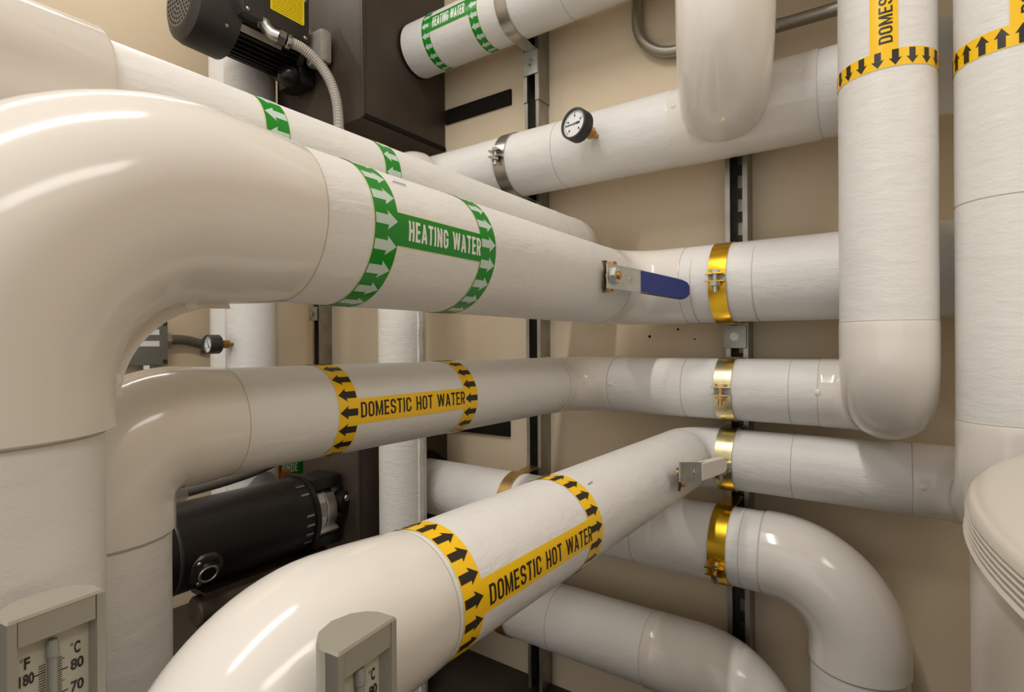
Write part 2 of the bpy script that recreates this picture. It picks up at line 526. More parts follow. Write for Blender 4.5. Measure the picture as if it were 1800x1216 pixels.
def marker(t, W, bands, strip, text, ts, ty, bg, fg, tc, d, pitch=0.0242, phase=0.0, border=True, label=None, bold=0.135, arc=(-0.5, 0.5)):
    """bands: [(s0,s1)], strip: (y0,y1) along the wrap, text in s range ts and y range ty, d arrow direction"""
    C = 2 * pi * W.r
    mb = MB()
    for s0, s1 in bands:
        if border: wrap_patch(mb, W, s0 - .0006, s1 + .0006, -C * .5, C * .499, 0.0002, BORDER)
        wrap_patch(mb, W, s0, s1, -C * .5, C * .499, 0.00035, bg)
    if strip:
        S0 = min(b[1] for b in bands) - .001; S1 = max(b[0] for b in bands) + .001
        if len(bands) == 1: S0, S1 = bands[0][1] - .001, strip[2]
        if border: wrap_patch(mb, W, S0, S1, strip[0] - .0006, strip[1] + .0006, 0.00015, BORDER)
        wrap_patch(mb, W, S0, S1, strip[0], strip[1], 0.0004, bg)
    pm = mb.build('pipe_marker', t, normals=False)
    pm['label'] = label or 'flow marker tape'
    n = int(C / pitch)
    for s0, s1 in bands:
        mb = MB()
        for k in range(n):
            yc = -C / 2 + (k + 0.5 + phase) * C / n
            wrap_poly(mb, W, arrow_poly(s0 + .001, s1 - .001, yc, d, pitch), 0.0006, fg)
        mb.build('flow_arrows', pm, normals=False)
    if text:
        b, x0, x1, y0, y1 = block_text(text, bold)
        for v in b.verts:
            v.co.x = ts[0] + (v.co.x - x0) / (x1 - x0) * (ts[1] - ts[0])
            v.co.y = ty[0] + (v.co.y - y0) / (y1 - y0) * (ty[1] - ty[0]); v.co.z = 0
        mb = MB(); wrap_bm(mb, W, b, 0.0007, tc); mb.build('lettering', pm, normals=False)
    return pm


def ang3(deg, plane):
    c, s = cos(radians(deg)), sin(radians(deg))
    return {'xz': V(c, 0, s), 'yz': V(0, c, s), 'xy': V(c, s, 0)}[plane]


FL = -Z0
# --- pipe A: heating water, front
AX, AZ, AR = -0.4926, 0.1205, 0.0775
A = pipe('insulated_pipe', 'large white pipe with green heating water marker, running to the blue-handled valve', [
    dict(p=(AX, 0.08, FL)),
    dict(p=(AX, 0.08, AZ), R=0.15, t0=0.03, t1=0.075, cov=0.006, taper=True),
    dict(p=(AX, 1.1225, 0.1175), R=0.105, t0=0.025, t1=0.045, cov=0.0006),
    dict(p=(1.0, 1.1225, 0.1162))], AR, seams=[((-0.0632, 1.1225, .1162), (1, 0, 0)), ((-0.21, 1.1225, .1164), (1, 0, 0)), ((-0.32, 1.1225, .1164), (1, 0, 0))], seed=1)
W = axis_wrap((AX, 0.08, AZ), (AX, 1.1225, 0.1175), ang3(-0.6, 'xz'), AR)
k = AR * pi / 180
marker(A, W, [(0.359, 0.3895), (0.526, 0.5555)], (-12.7 * k, 12.5 * k), 'HEATING WATER', (0.404, 0.5245), (-8 * k, 8.2 * k), GREEN, GREENA, WHITET, 1, phase=0.25, bold=0.16, pitch=0.0255)
staple(A, W.pt(0.411, 45 * k, 0), (0, 1, 0), W.pt(0.411, 45 * k, 1) - W.pt(0.411, 45 * k, 0), 0.02)
# lapped throat flap along the inside of the near elbow
mb = MB(); vs = []; fs = []
cy, cz, Rr = 0.08 + 0.15, AZ - 0.15, 0.15 - AR - 0.006
pts = [V(AX, cy - Rr, cz - 0.008)] + [V(AX, cy - Rr * cos(q), cz + Rr * sin(q)) for q in [pi / 2 * i / 16 for i in range(17)]] + [V(AX, cy + 0.022, cz + Rr)]
nP = len(pts)
for i, p in enumerate(pts):
    q = 0 if i == 0 else (pi / 2 if i == nP - 1 else pi / 2 * (i - 1) / 16)
    nrm = V(0, cos(q), -sin(q)); lap = 0.0095 * (0.45 + 0.55 * sin(pi * i / (nP - 1)))
    for dx, dn in ((0.004, -0.006), (0.010, lap), (0.0085, lap), (0.0015, -0.006)):
        vs.append(p + V(dx, 0, 0) + nrm * dn)
for i in range(nP - 1):
    for j in range(4):
        fs.append((4 * i + j, 4 * i + (j + 1) % 4, 4 * i + 4 + (j + 1) % 4, 4 * i + 4 + j))
fs.append((0, 1, 2, 3)); fs.append((4 * nP - 1, 4 * nP - 2, 4 * nP - 3, 4 * nP - 4))
mb.faces(vs, fs, PVC, True)
flap = mb.build('elbow_flap', A)
for q in (0.06, 1.42):
    nrm = V(0, cos(q), -sin(q)); p = V(AX + 0.0065, cy - Rr * cos(q), cz + Rr * sin(q)) + nrm * 0.0015
    mb = MB(); mb.lathe(p, (1, 0, 0), [(0, .006), (0.0018, .0057), (0.003, .0036), (0.0035, 0)], PVC, n=16); mb.build('rivet', flap)

# --- pipe P: return heating pipe behind A
PX, PZ, PR = -0.6055, 0.2275, 0.0564
Pp = pipe('insulated_pipe', 'white pipe behind the big heating water pipe, with green arrow bands pointing left', [
    dict(p=(PX, -0.7, PZ)), dict(p=(PX, 1.172, PZ), R=0.088, t0=0.02, t1=0.01, cov=0.0006, m=JACKET), dict(p=(-0.735, 1.172, PZ))], PR, seed=2,
    seams=[((PX, 0.985, PZ), (0, 1, 0))])
mb = MB(); mb.lathe((PX, 0.189, PZ), (0, -1, 0), [(0, PR - .001), (0, PR + .004), (.004, PR + .007), (.86, PR + .007), (.864, PR)], PVC, n=72); mb.build('fitting_cover', Pp)
W = Wrap((PX, 0, PZ), (0, 1, 0), ang3(12, 'xz'), PR)
for bnd in ((0.327, 0.3545), (0.494, 0.521)):
    marker(Pp, W, [bnd], None, None, None, None, GREEN, GREENA, WHITET, -1, phase=0.1)

# --- pipe B: domestic hot water, middle, with the middle drop I
BX, BZ, BR = -0.6268, -0.0856, 0.0612
IX, IY = -0.009, 0.974
B = pipe('insulated_pipe', 'white pipe at mid height with yellow domestic hot water marker, arrows pointing left', [
    dict(p=(BX, 0.198, FL)),
    dict(p=(BX, 0.198, BZ), R=0.068, t0=0.03, t1=0.05, cov=0.0035, taper=True),
    dict(p=(BX, 1.1384, -0.0926), R=0.095, t0=0.02, t1=0.022, cov=0.0012),
    dict(p=(IX, 1.1384, -0.0926), R=0.08, t0=0.022, t1=0.0, cov=0.001),
    dict(p=(IX, IY, -0.0926), R=0.08, t0=0.0, t1=0.042, cov=0.0008),
    dict(p=(IX, IY, CEIL))], BR, seed=3, seams=[((-0.157, 1.1384, -.0926), (1, 0, 0)), ((-0.35, 1.1384, -.0926), (1, 0, 0))])
W = axis_wrap((BX, 0.198, BZ), (BX, 1.1384, -0.0926), ang3(1.6, 'xz'), BR)
k = BR * pi / 180
marker(B, W, [(0.4305, 0.460), (0.672, 0.7045)], (-15.4 * k, 15.4 * k), 'DOMESTIC HOT WATER', (0.4635, 0.6715), (-8.8 * k, 11 * k), YELLOW, BLACKT, BLACKT, -1, phase=0.0, pitch=0.0226)
rivet(B, (-0.11, 1.1384 - BR * cos(radians(4.5)), -.0926 + BR * sin(radians(4.5))), (0, -1, .08))
rivet(B, (-0.50, 1.1384 - BR, -.088), (0.2, -1, .08), .0045)
rivet(B, (-0.525, 1.1384 - BR + .004, -.094), (0.3, -1, 0), .0045)
W = Wrap((IX, IY, 0), (0, 0, 1), ang3(-91.7, 'xy'), BR)
k = BR * pi / 180
marker(B, W, [(0.378, 0.4015)], (-15.3 * k, 15.3 * k, 0.70), 'DOMESTIC HOT WATER', (0.411, 0.63), (-10.3 * k, 5.5 * k), YELLOW, BLACKT, BLACKT, -1, phase=0.35, pitch=0.0196)

# --- pipe C: domestic hot water, low, with the right drop J
CX, CZ, CR = -0.3499, -0.2227, 0.0597
JX, JY = 0.127, 0.965
C = pipe('insulated_pipe', 'low white pipe with yellow domestic hot water marker and white-handled valve', [
    dict(p=(CX, 0.165, FL)),
    dict(p=(CX, 0.165, CZ), R=0.088, t0=0.03, t1=0.083, cov=0.005, taper=True),
    dict(p=(CX, 1.1401, -0.2318), R=0.065, t0=0.01, t1=0.0, cov=0.0003, m=JACKET),
    dict(p=(JX, 1.1401, -0.2318), R=0.08, t0=0.025, t1=0.0, cov=0.001),
    dict(p=(JX, JY, -0.2318), R=0.08, t0=0.0, t1=0.045, cov=0.0008),
    dict(p=(JX, JY, CEIL))], CR, seed=4, seams=[((-0.1543, 1.1401, -.2318), (1, 0, 0)), ((JX, JY, 0.1826), (0, 0, 1))])
W = axis_wrap((CX, 0.165, CZ), (CX, 1.1401, -0.2318), ang3(6.5, 'xz'), CR)
k = CR * pi / 180
marker(C, W, [(0.3428, 0.3690), (0.570, 0.601)], (-14.0 * k, 14.2 * k), 'DOMESTIC HOT WATER', (0.3765, 0.5725), (-10.5 * k, 7.5 * k), YELLOW, BLACKT, BLACKT, 1, phase=0.1, pitch=0.0192)
staple(C, W.pt(0.62, 50 * k, 0), (0, 1, 0.1), W.pt(.62, 50 * k, 1) - W.pt(.62, 50 * k, 0))
rivet(C, (0.035, 1.1401 - CR, -.2318), (0, -1, 0))
W = Wrap((JX, JY, 0), (0, 0, 1), ang3(-83.2, 'xy'), CR)
marker(C, W, [(0.3635, 0.3900)], (-15.3 * k, 15.3 * k, 0.70), 'DOMESTIC HOT WATER', (0.4005, 0.62), (-10.3 * k, 6 * k), YELLOW, BLACKT, BLACKT, 1, phase=0.2, pitch=0.0196)

# --- pipe D, E
DZ, DR, DY = -0.3985, 0.0744, 1.1252
Dp = pipe('insulated_pipe', 'white wall pipe held by the dark gold clamp, ending in an elbow turning down', [
    dict(p=(-1.088, DY, DZ)), dict(p=(-0.055, DY, DZ), R=0.135, t0=0.015, t1=0.03, cov=0.0025), dict(p=(-0.055, DY, FL))], DR, seed=5,
    seams=[((-0.238, DY, DZ), (1, 0, 0)), ((-0.45, DY, DZ), (1, 0, 0))])
EZ, ER = -0.6529, 0.0750
Ep = pipe('insulated_pipe', 'lowest white wall pipe near the floor, with an elbow turning down', [
    dict(p=(-1.10, 1.125, EZ)), dict(p=(-0.210, 1.125, EZ), R=0.12, t0=0.10, t1=0.03, cov=0.0015), dict(p=(-0.210, 1.125, FL))], ER, seed=6,
    seams=[((-0.655, 1.125, EZ), (1, 0, 0)), ((-0.33, 1.125, EZ), (1, 0, 0))])

# --- pipe F: gauge pipe with canvas riser M and the hanging drop H
FZ, FR, FY = 0.4445, 0.0760, 1.1238
MX, MY = -1.03, 0.977
Fp = pipe('insulated_pipe', 'upper white wall pipe carrying the round pressure gauge', [
    dict(p=(-1.2, FY, FZ)), dict(p=(1.0, FY, FZ))], FR, seed=7,
    seams=[((-0.63, FY, FZ), (1, 0, 0))], base=(0, FY, FZ))
mb = MB(); mb.lathe((-0.366, FY, FZ), (1, 0, 0), [(0, FR - .001), (0, FR + .001), (.003, FR + .0022), (.257, FR + .0022), (.26, FR + .001), (.26, FR - .001)], PVC, n=72); mb.build('tee_cover', Fp)
for x, a in ((-0.351, 168), (-0.128, 165)):
    rivet(Fp, V(x, FY, FZ) + ang3(a, 'yz') * (FR + .002), ang3(a, 'yz'), .0055)
Hp = pipe('insulated_pipe', 'smooth white vertical pipe dropping into the gauge pipe with a rounded elbow', [
    dict(p=(-0.258, FY - FR + 0.001, FZ)), dict(p=(-0.222, 0.915, FZ), R=0.115, t0=0.015, t1=0.95, cov=0.0006), dict(p=(-0.222, 0.915, CEIL))], 0.0752, seed=8)
Mp = pipe('canvas_wrapped_pipe', 'canvas-wrapped vertical pipe with a lapped edge, behind the middle hot water pipe', [
    dict(p=(MX, MY, FL)), dict(p=(MX, MY, FZ), R=0.062, t0=0.02, t1=0.0, cov=0.001), dict(p=(MX, FY - FR + 0.001, FZ))], 0.060, jm=CANVAS, seed=9)
# lapped seam fin along the canvas riser
mb = MB()
n_ = ang3(6, 'xy'); tdir = V(-n_.y, n_.x, 0)
cpt = V(MX, MY, 0) + n_ * 0.0585
fv = []; ff = []
zz = [FL + 0.002 + i * (0.36 - FL) / 60 for i in range(61)]
for i, z in enumerate(zz):
    wv = 0.0009 * sin(i * 1.7) + 0.0007 * sin(i * 4.1)
    for a, b in ((-0.012, 0.0), (-0.010, 0.0035 + wv), (0.004, 0.004 + wv), (0.006, -0.003)):
        p = cpt + tdir * a + n_ * b; fv.append(V(p.x, p.y, z))
for i in range(60):
    for j in range(3): ff.append((4 * i + j, 4 * i + j + 1, 4 * i + j + 5, 4 * i + j + 4))
mb.faces(fv, ff, CANVAS, True); mb.build('lap_seam', Mp)

# --- pipe G: top heating water pipe into the upper pump box
GZ, GR, GY = 0.8397, 0.0725, 1.1275
Gp = pipe('insulated_pipe', 'uppermost white wall pipe with small green heating water marker, ending at the black pump box', [
    dict(p=(-1.112, GY, GZ)), dict(p=(1.0, GY, GZ))], GR, seed=10, seams=[((-0.62, GY, GZ), (1, 0, 0))], base=(0, GY, GZ))
W = Wrap((0, GY, GZ), (1, 0, 0), ang3(173.5, 'yz'), GR)
k = GR * pi / 180
marker(Gp, W, [(-1.032, -1.005), (-0.8705, -0.8435)], (-17 * k, 17 * k), 'HEATING WATER', (-0.992, -0.8825), (-11.5 * k, 11 * k), GREEN, GREENA, WHITET, -1, phase=0.4, bold=0.16)

# --- vertical pipes at far left
pipe('insulated_pipe', 'white vertical pipe at far left carrying a small black gauge', [
    dict(p=(-1.556, 0.875, FL)), dict(p=(-1.556, 0.875, CEIL))], 0.070, seed=11)
L2 = pipe('insulated_pipe', 'white vertical pipe furthest left, half hidden behind the one with the small gauge', [
    dict(p=(-1.735, 0.925, FL)), dict(p=(-1.735, 0.925, CEIL))], 0.075, seed=12)
# condensate riser
K2 = pipe('insulated_pipe', 'thin white vertical pipe with green label, glimpsed behind the lower black motor', [
    dict(p=(-1.815, 1.165, FL)), dict(p=(-1.815, 1.165, -0.16))], 0.055, seed=13)
W = Wrap((-1.815, 1.165, 0), (0, 0, 1), V(0.72, -0.69, 0), 0.055)
mb = MB()
W2 = Wrap((-1.815, 1.165, 0), V(0.69, 0.72, 0), V(0.72, -0.69, 0), 0.055)
wrap_patch(mb, W, -0.475, -0.40, -0.058, 0.058, 0.0008, GREEN)
wrap_patch(mb, W, -0.76, -0.735, -0.07, 0.07, 0.0008, GREEN)
pm = mb.build('pipe_marker', K2, normals=False); pm['label'] = 'green label with white capitals'
b, x0, x1, y0, y1 = block_text('CONDE', .16)
for v in b.verts:
    # lettering runs round the pipe: y of the glyph along the axis
    gx = -0.028 + (v.co.x - x0) / (x1 - x0) * 0.062; gy = -0.452 + (v.co.y - y0) / (y1 - y0) * 0.03
    v.co.x, v.co.y = gy, -gx
mb = MB(); wrap_bm(mb, W, b, 0.0014, WHITET); mb.build('lettering', pm)

# ------------------------------------------------------------------ strut channels
def strut(x, label, slots=False, splice=False, top=CEIL):
    t = thing('strut_channel', label, 'strut', (x, WY - 0.02, FL), 'vertical strut channels on the back wall')
    hw, lip, th = 0.022, 0.0095, 0.0026
    y0 = 1.2; d = WY - y0
    prof = [(-hw + lip, .007), (-hw + lip, 0), (-hw, 0), (-hw, d), (hw, d), (hw, 0), (hw - lip, 0), (hw - lip, .007)]
    inner = [(hw - lip - th, .007), (hw - lip - th, th), (hw - th, th), (hw - th, d - th), (-hw + th, d - th), (-hw + th, th), (-hw + lip + th, th), (-hw + lip + th, .007)]
    inner = [(hw - lip + th * 0.9, .007), (hw - lip + th * .9, th), (hw - th, th), (hw - th, d - .0004), (-hw + th, d - .0004), (-hw + th, th), (-hw + lip - th * .9, th), (-hw + lip - th * .9, .007)]
    poly = [(a, b_) for a, b_ in prof + inner]
    mb = MB(); o = V(x, y0, FL); L = top - FL
    n = len(poly)
    vs = [o + V(a, b_, 0) for a, b_ in poly] + [o + V(a, b_, L) for a, b_ in poly]
    fs = [(k_, (k_ + 1) % n, n + (k_ + 1) % n, n + k_) for k_ in range(n)]
    mb.faces(vs, fs, DULLST)
    mb.build('channel', t)
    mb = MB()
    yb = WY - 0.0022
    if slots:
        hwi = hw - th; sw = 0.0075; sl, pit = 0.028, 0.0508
        mb.box((x - (hwi + sw) / 2, yb, (top + FL) / 2), (hwi - sw, th, L), SHADEDST)
        mb.box((x + (hwi + sw) / 2, yb, (top + FL) / 2), (hwi - sw, th, L), SHADEDST)
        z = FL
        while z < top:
            mb.box((x, yb, z + (pit - sl) / 2), (sw * 2, th, pit - sl), SHADEDST); z += pit
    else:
        mb.box((x, yb, (top + FL) / 2), (2 * hw - 2 * th, th, L), SHADEDST)
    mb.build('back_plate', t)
    if splice:
        mb = MB()
        for s in (-1, 1):
            mb.box((x + s * (hw + .0012), y0 + d / 2 - .001, 0.76), (0.0024, d, 0.25), DULLST)
            mb.box((x + s * (hw - lip / 2 + .001), y0 - .0015, 0.76), (lip + .002, 0.003, 0.25), DULLST)
        mb.build('splice_sleeve', t)
    return t


strut(-0.270, 'steel strut with oval slots behind the gold pipe clamps', slots=True)
strut(-0.776, 'steel strut behind the steel-clamped gauge pipe, in the middle of the wall', splice=True)
strut(-1.705, 'steel strut in the left corner, seen under the big heating water pipe')


def strut_bracket(x, z0, z1, label, y=1.2, tilt=0.0, wd=0.045):
    t = thing('strut_bracket', label, 'bracket', (x, y, z0), 'bolted plates on the struts')
    mb = MB(); mb.box((x, y - .004, (z0 + z1) / 2), (wd, 0.006, z1 - z0), BRACKET, bev=0.0015)
    mb.box((x, y + .008, z1 - .003), (wd * .8, 0.024, 0.005), BRACKET)
    mb.build('plate', t)
    mb = MB(); mb.lathe((x, y - .007, (z0 + z1) / 2), (0, -1, 0), [(0, .0095), (.0012, .0095), (.0012, 0)], STEEL, n=20)
    mb.hexbolt((x, y - .008, (z0 + z1) / 2), (0, -1, 0), 0.0085, 0.005, STEEL, phase=.4); mb.build('hex_bolt', t)


strut_bracket(-0.273, -0.012, 0.036, 'galvanised bolted plate on the slotted strut, below the bright gold clamp')
strut_bracket(-0.776, 0.703, 0.765, 'galvanised bolted plate on the middle strut, below the topmost pipe')
strut_bracket(-1.717, 0.088, 0.138, 'galvanised bolted plate on the corner strut, under the big heating water pipe')


def clamp(x, yc, zc, r, tab, label, m, boltm=STEEL, wd=0.032, bolt=True, lead=72):
    t = thing('pipe_clamp', label, 'pipe clamp', (x, yc, zc - r), 'two-piece pipe clamps on the struts')
    th = 0.0024; ri = r + 0.0004
    for s in (1, -1):
        # s=+1 upper half: from the strut over the top to the tab
        a0 = radians(lead if s > 0 else -lead); a1 = radians(tab) - s * 0.0048 / r
        if s < 0 and a1 > 0: a1 -= 2 * pi
        pts = []
        p0 = V(0, cos(a0), sin(a0)) * ri
        pts.append((V(0, 1.212 - yc, s * (ri * .985)), V(0, 0, s)))
        pts.append((V(0, 1.175 - yc, s * (ri * .995)), V(0, 0, s))) if 1.175 - yc > p0.y + .004 else None
        nA = 28
        for i in range(nA + 1):
            a = a0 + (a1 - a0) * i / nA
            n_ = V(0, cos(a), sin(a)); pts.append((n_ * ri, n_))
        n_ = V(0, cos(a1), sin(a1)); tg = V(0, -sin(a1), cos(a1)) * s
        # outward tab
        pts.append((n_ * (ri + .003), (n_ - tg).normalized()))
        pts[-2] = (n_ * (ri), (n_ - tg).normalized())
        pts[-1] = (n_ * (ri + .021), -tg)
        vs = []; fs = []
        for p, nn in pts:
            for dx, dn in ((-wd / 2, 0), (wd / 2, 0), (wd / 2, th), (-wd / 2, th)):
                vs.append(V(x + dx, yc, zc) + p + nn * dn)
        for i in range(len(pts) - 1):
            for j in range(4):
                fs.append((4 * i + j, 4 * i + (j + 1) % 4, 4 * i + 4 + (j + 1) % 4, 4 * i + 4 + j))
        fs.append((0, 1, 2, 3)); q = 4 * (len(pts) - 1); fs.append((q + 3, q + 2, q + 1, q))
        mb = MB(); mb.faces(vs, fs, m, True); mb.build('half_band', t)
    if bolt:
        a = radians(tab); n_ = V(0, cos(a), sin(a)); up = V(0, sin(a), -cos(a))
        if up.z < 0: up = -up
        c = V(x, yc, zc) + n_ * (ri + .0125)
        mb = MB(); mb.cyl(c - up * .027, c + up * .012, .0042, boltm, n=14)
        mb.hexbolt(c + up * .0075, up, .0092, .006, boltm, phase=.5); mb.build('bolt', t)
        mb = MB(); mb.hexbolt(c - up * .0155, up, .0096, .0078, boltm, phase=.2); mb.build('nut', t)
    return t


clamp(-0.270, 1.1225, .1163, AR, 178, 'bright gold pipe clamp beside the blue valve handle', GOLD)
clamp(-0.270, 1.1384, -.0926, BR, 179, 'pale gold clamp on the yellow-marked pipe at mid height, with coppery bolt', PALEGOLD, TANGOLD)
clamp(-0.270, 1.1401, -.2318, CR, 181, 'pale gold clamp half hidden by the white valve handle', PALEGOLD)
clamp(-0.276, DY, DZ, DR, 195, 'dark gold pipe clamp just left of the large downward elbow', GOLD, lead=78)
clamp(-0.773, FY, FZ, FR, 176, 'dull steel pipe clamp on the gauge pipe', STEEL)
clamp(-0.773, GY, GZ, GR, 120, 'dull steel pipe clamp on the topmost pipe, right of its green marker', STEEL)
clamp(-0.776, DY, DZ, DR, 181, 'tan clamp on the far pipe beside the canvas-wrapped riser', TANGOLD)
clamp(-0.790, 1.125, EZ, ER, 181, 'brassy clamp in the dark gap left on the lowest wall pipe', TANGOLD)

# ------------------------------------------------------------------ ball valves
def ball_valve(c, hand, wz, gm, label, zc, nut=True, hm=None):
    """c: point on the pipe surface (+X side); hand: list of (x,y,z) along the handle"""
    t = thing('ball_valve', label, 'valve', c)
    c = V(*c); X = V(1, 0, 0)
    mb = MB(); rnd = random.Random(5); poly = []
    for i in range(16):
        a = 2 * pi * i / 16; rr = rnd.uniform(.85, 1.15)
        poly.append(((0.0085 if nut else .004) * cos(a) * rr - .004, (0.027 if nut else .017) * sin(a) * rr - (0 if nut else .012)))
    vs = [c + V(0.0014, a, b) for a, b in poly] + [c + V(-.012, a, b) for a, b in poly]
    mb.faces(vs, [tuple(range(16))] + [(i, (i + 1) % 16, 16 + (i + 1) % 16, 16 + i) for i in range(16)], COPPERY); mb.build('insulation_cutout', t)
    mb = MB()
    if nut:
        mb.box(c + V(.006, .001, .021), (0.022, 0.014, 0.010), BRASS, bev=.001)
        mb.box(c + V(.004, -.001, -.020), (0.016, 0.010, 0.012), BRASS, bev=.002)
    else:
        mb.box(c + V(.003, -.001, -.017), (0.010, 0.007, 0.010), BRASS, bev=.002)
    mb.cyl(c - X * .01, c + X * .024, .0085, BRASS, n=20); mb.build('bonnet', t)
    h = [V(*p) for p in hand]
    th = .003
    def bar(pts, hz, thick, m, name, endround=False):
        mb = MB(); vs = []; fs = []
        for i, p in enumerate(pts):
            d = (pts[min(i + 1, len(pts) - 1)] - pts[max(i - 1, 0)]).normalized()
            nn = V(d.y, -d.x, 0).normalized(); hh = hz[i] / 2
            zz = [(-hh, -thick / 2), (-hh * .86, thick / 2), (hh * .86, thick / 2), (hh, -thick / 2)] if thick > .004 else [(-hh, -thick / 2), (-hh, thick / 2), (hh, thick / 2), (hh, -thick / 2)]
            for z, n_ in zz: vs.append(p + V(0, 0, z) + nn * n_)
        for i in range(len(pts) - 1):
            for j in range(4): fs.append((4 * i + j, 4 * i + (j + 1) % 4, 4 * i + 4 + (j + 1) % 4, 4 * i + 4 + j))
        fs.append((0, 1, 2, 3)); q = 4 * len(pts) - 4; fs.append((q + 3, q + 2, q + 1, q))
        mb.faces(vs, fs, m); return mb
    mb = bar([h[0], h[1], h[1] + (h[2] - h[1]) * .5], [wz, wz, wz * .8], th, hm or ZINC, 'handle')
    mid = (h[0] * .32 + h[1] * .68)
    nn = V((h[1] - h[0]).y, -(h[1] - h[0]).x, 0).normalized()
    mb.lathe(mid + nn * .001, nn, [(0, .0052), (.0012, .0050), (.0012, .0032), (.0006, .003), (.0006, 0)], STEEL, n=18)
    hd = mb.build('handle', t)
    g = h[1:]
    a, b_ = g[0], g[-1]; dd = (b_ - a).normalized()
    gp = [a, a + (b_ - a) * .35, a + (b_ - a) * .7, a + (b_ - a) * .86, a + (b_ - a) * .95, b_]
    gw = [wz * 1.03, wz * 1.0, wz * .96, wz * .92, wz * .78, wz * .45]
    mb = bar(gp, gw, .0085, gm, 'grip'); mb.build('grip', hd)
    if nut:
        mb = MB(); p = V(h[0].x + .003, c.y - .010, c.z)
        mb.lathe(p, X, [(0, .0165), (.0012, .0165), (.0012, 0)], ZINC, n=22)
        mb.hexbolt(p + X * .001, X, .0150, .0085, ZINC, phase=.3); mb.build('nut', t)
        mb = MB(); mb.cyl(p, p + X * .0145, .0068, BRASS, n=18, bev=.0008); mb.build('stem', t)
    return t


ball_valve((-0.4150, 0.880, 0.1165), [(-0.401, 0.853, 0.1150), (-0.382, 0.955, 0.1135), (-0.318, 1.030, 0.0985)], 0.042, BLUE,
           'ball valve handle with dark blue grip poking out of the heating water pipe', 0)
ball_valve((-0.2902, 0.8914, -0.2140), [(-0.272, 0.832, -0.1985), (-0.263, 0.912, -0.2125), (-0.243, 0.985, -0.2110)], 0.031, OFFWHITE,
           'ball valve with grey metal and white-gripped handle on the low hot water pipe', 0, nut=False, hm=BRACKET)

# ------------------------------------------------------------------ gauges
def gauge(root, n, r, stem_len, label, val=180.0, depth=0.028):
    n = Vector(n).normalized(); p = Vector(root)
    t = thing('pressure_gauge', label, 'gauge', root)
    mb = MB(); mb.cyl(p - n * .004, p + n * (stem_len * .55), .0055, BRASS, n=16)
    mb.hexbolt(p + n * (stem_len * .30), n, .0125, stem_len * .5, BRASS, phase=.2); mb.build('stem', t)
    c = p + n * stem_len
    mb = MB(); mb.lathe(c, n, [(0, 0), (0, r * .9), (.003, r), (depth - .002, r), (depth, r * .97), (depth, r * .86), (depth - .004, r * .85)], BLACKP, n=40); mb.build('case', t)
    f = c + n * (depth - .0045)
    right = Vector((0, 0, 1)).cross(n); right = right.normalized(); up = n.cross(right)
    mb = MB(); mb.lathe(f, n, [(0, r * .87), (.0001, r * .87), (.0001, 0)], DIAL, n=40); d = mb.build('dial', t)
    mb = MB()
    for i in range(21):
        a = radians(225 - 270 * i / 20); L = .13 if i % 5 == 0 else .07
        dr = right * cos(a) + up * sin(a); tq = n.cross(dr)
        mb.box(f + dr * r * (.78 - L / 2) + n * .0004, (r * L, r * (.04 if i % 5 == 0 else .022), .0003), BLACKT, dr, tq, n)
        if i % 5 == 0:
            mb.box(f + dr * r * .53 + n * .0004, (r * .11, r * .13, .0002), BLACKT, right, up, n)
    mb.build('scale_marks', d)
    mb = MB(); a = radians(val); dr = right * cos(a) + up * sin(a); tq = n.cross(dr)
    mb.box(f + dr * r * .28 + n * .0012, (r * .85, r * .05, .0004), BLACKT, dr, tq, n)
    mb.box(f - dr * r * .30 + n * .0012, (r * .30, r * .12, .0004), BLACKT, dr, tq, n)
    mb.lathe(f + n * .001, n, [(0, r * .07), (.0012, r * .06), (.0012, 0)], DULLST, n=14); mb.build('needle', d)
    return t


gauge((-0.515, 1.0485, 0.4385), (-0.20, -1, 0.09), 0.0325, 0.050, 'black pressure gauge with white dial on the upper wall pipe', 180)
gauge((-1.538, 0.8075, 0.004), (0.0, -1, 0.0), 0.0265, 0.036, 'small black pressure gauge with brass stem at far left, above the middle pipe', 120, depth=.034)

# ------------------------------------------------------------------ black strips on the wall
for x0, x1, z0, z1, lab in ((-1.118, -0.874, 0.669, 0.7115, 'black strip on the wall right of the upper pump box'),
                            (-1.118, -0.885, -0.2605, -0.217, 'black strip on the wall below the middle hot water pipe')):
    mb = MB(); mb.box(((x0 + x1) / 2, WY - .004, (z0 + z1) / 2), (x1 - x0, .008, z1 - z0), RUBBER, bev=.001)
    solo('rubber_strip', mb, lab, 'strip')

# ------------------------------------------------------------------ pumps
def chamfer_box(mb, x0, x1, y0, y1, z0, z1, m, bev=.006):
    mb.box(((x0 + x1) / 2, (y0 + y1) / 2, (z0 + z1) / 2), (x1 - x0, y1 - y0, z1 - z0), m, bev=bev)


# upper pump
UP = thing('circulator_pump', 'upper black pump: finned motor with yellow warning label on a tall black insulated box', 'pump', (-1.33, 0.93, 0.585))
mb = MB(); chamfer_box(mb, -1.511, -1.122, 0.932, WY - .001, 0.588, 1.10, FOAM)
mb.build('insulation_box', UP)
mb = MB(); mb.box((-1.1235, 0.9335, .845), (.010, .010, .51), FOAM, bev=.002)
mb.box((-1.122, 1.09, 0.594), (.010, .31, .012), RUBBER, bev=.002); mb.build('corner_tape', UP)
mb = MB(); mb.lathe((-1.122, GY, GZ), (1, 0, 0), [(0, GR * 1.0), (.006, GR * 1.0), (.008, GR * .95)], RUBBER, n=40); mb.build('pipe_collar', UP)
mx, mz = -1.385, 0.822
mb = MB(); mb.lathe((mx, 0.605, mz), (0, 1, 0), [(0, 0), (0, .062), (.003, .072), (.012, .088), (.028, .093), (.105, .095), (.105, .085)], BLACKP, n=48); fc = mb.build('fan_cover', UP)
mb = MB()
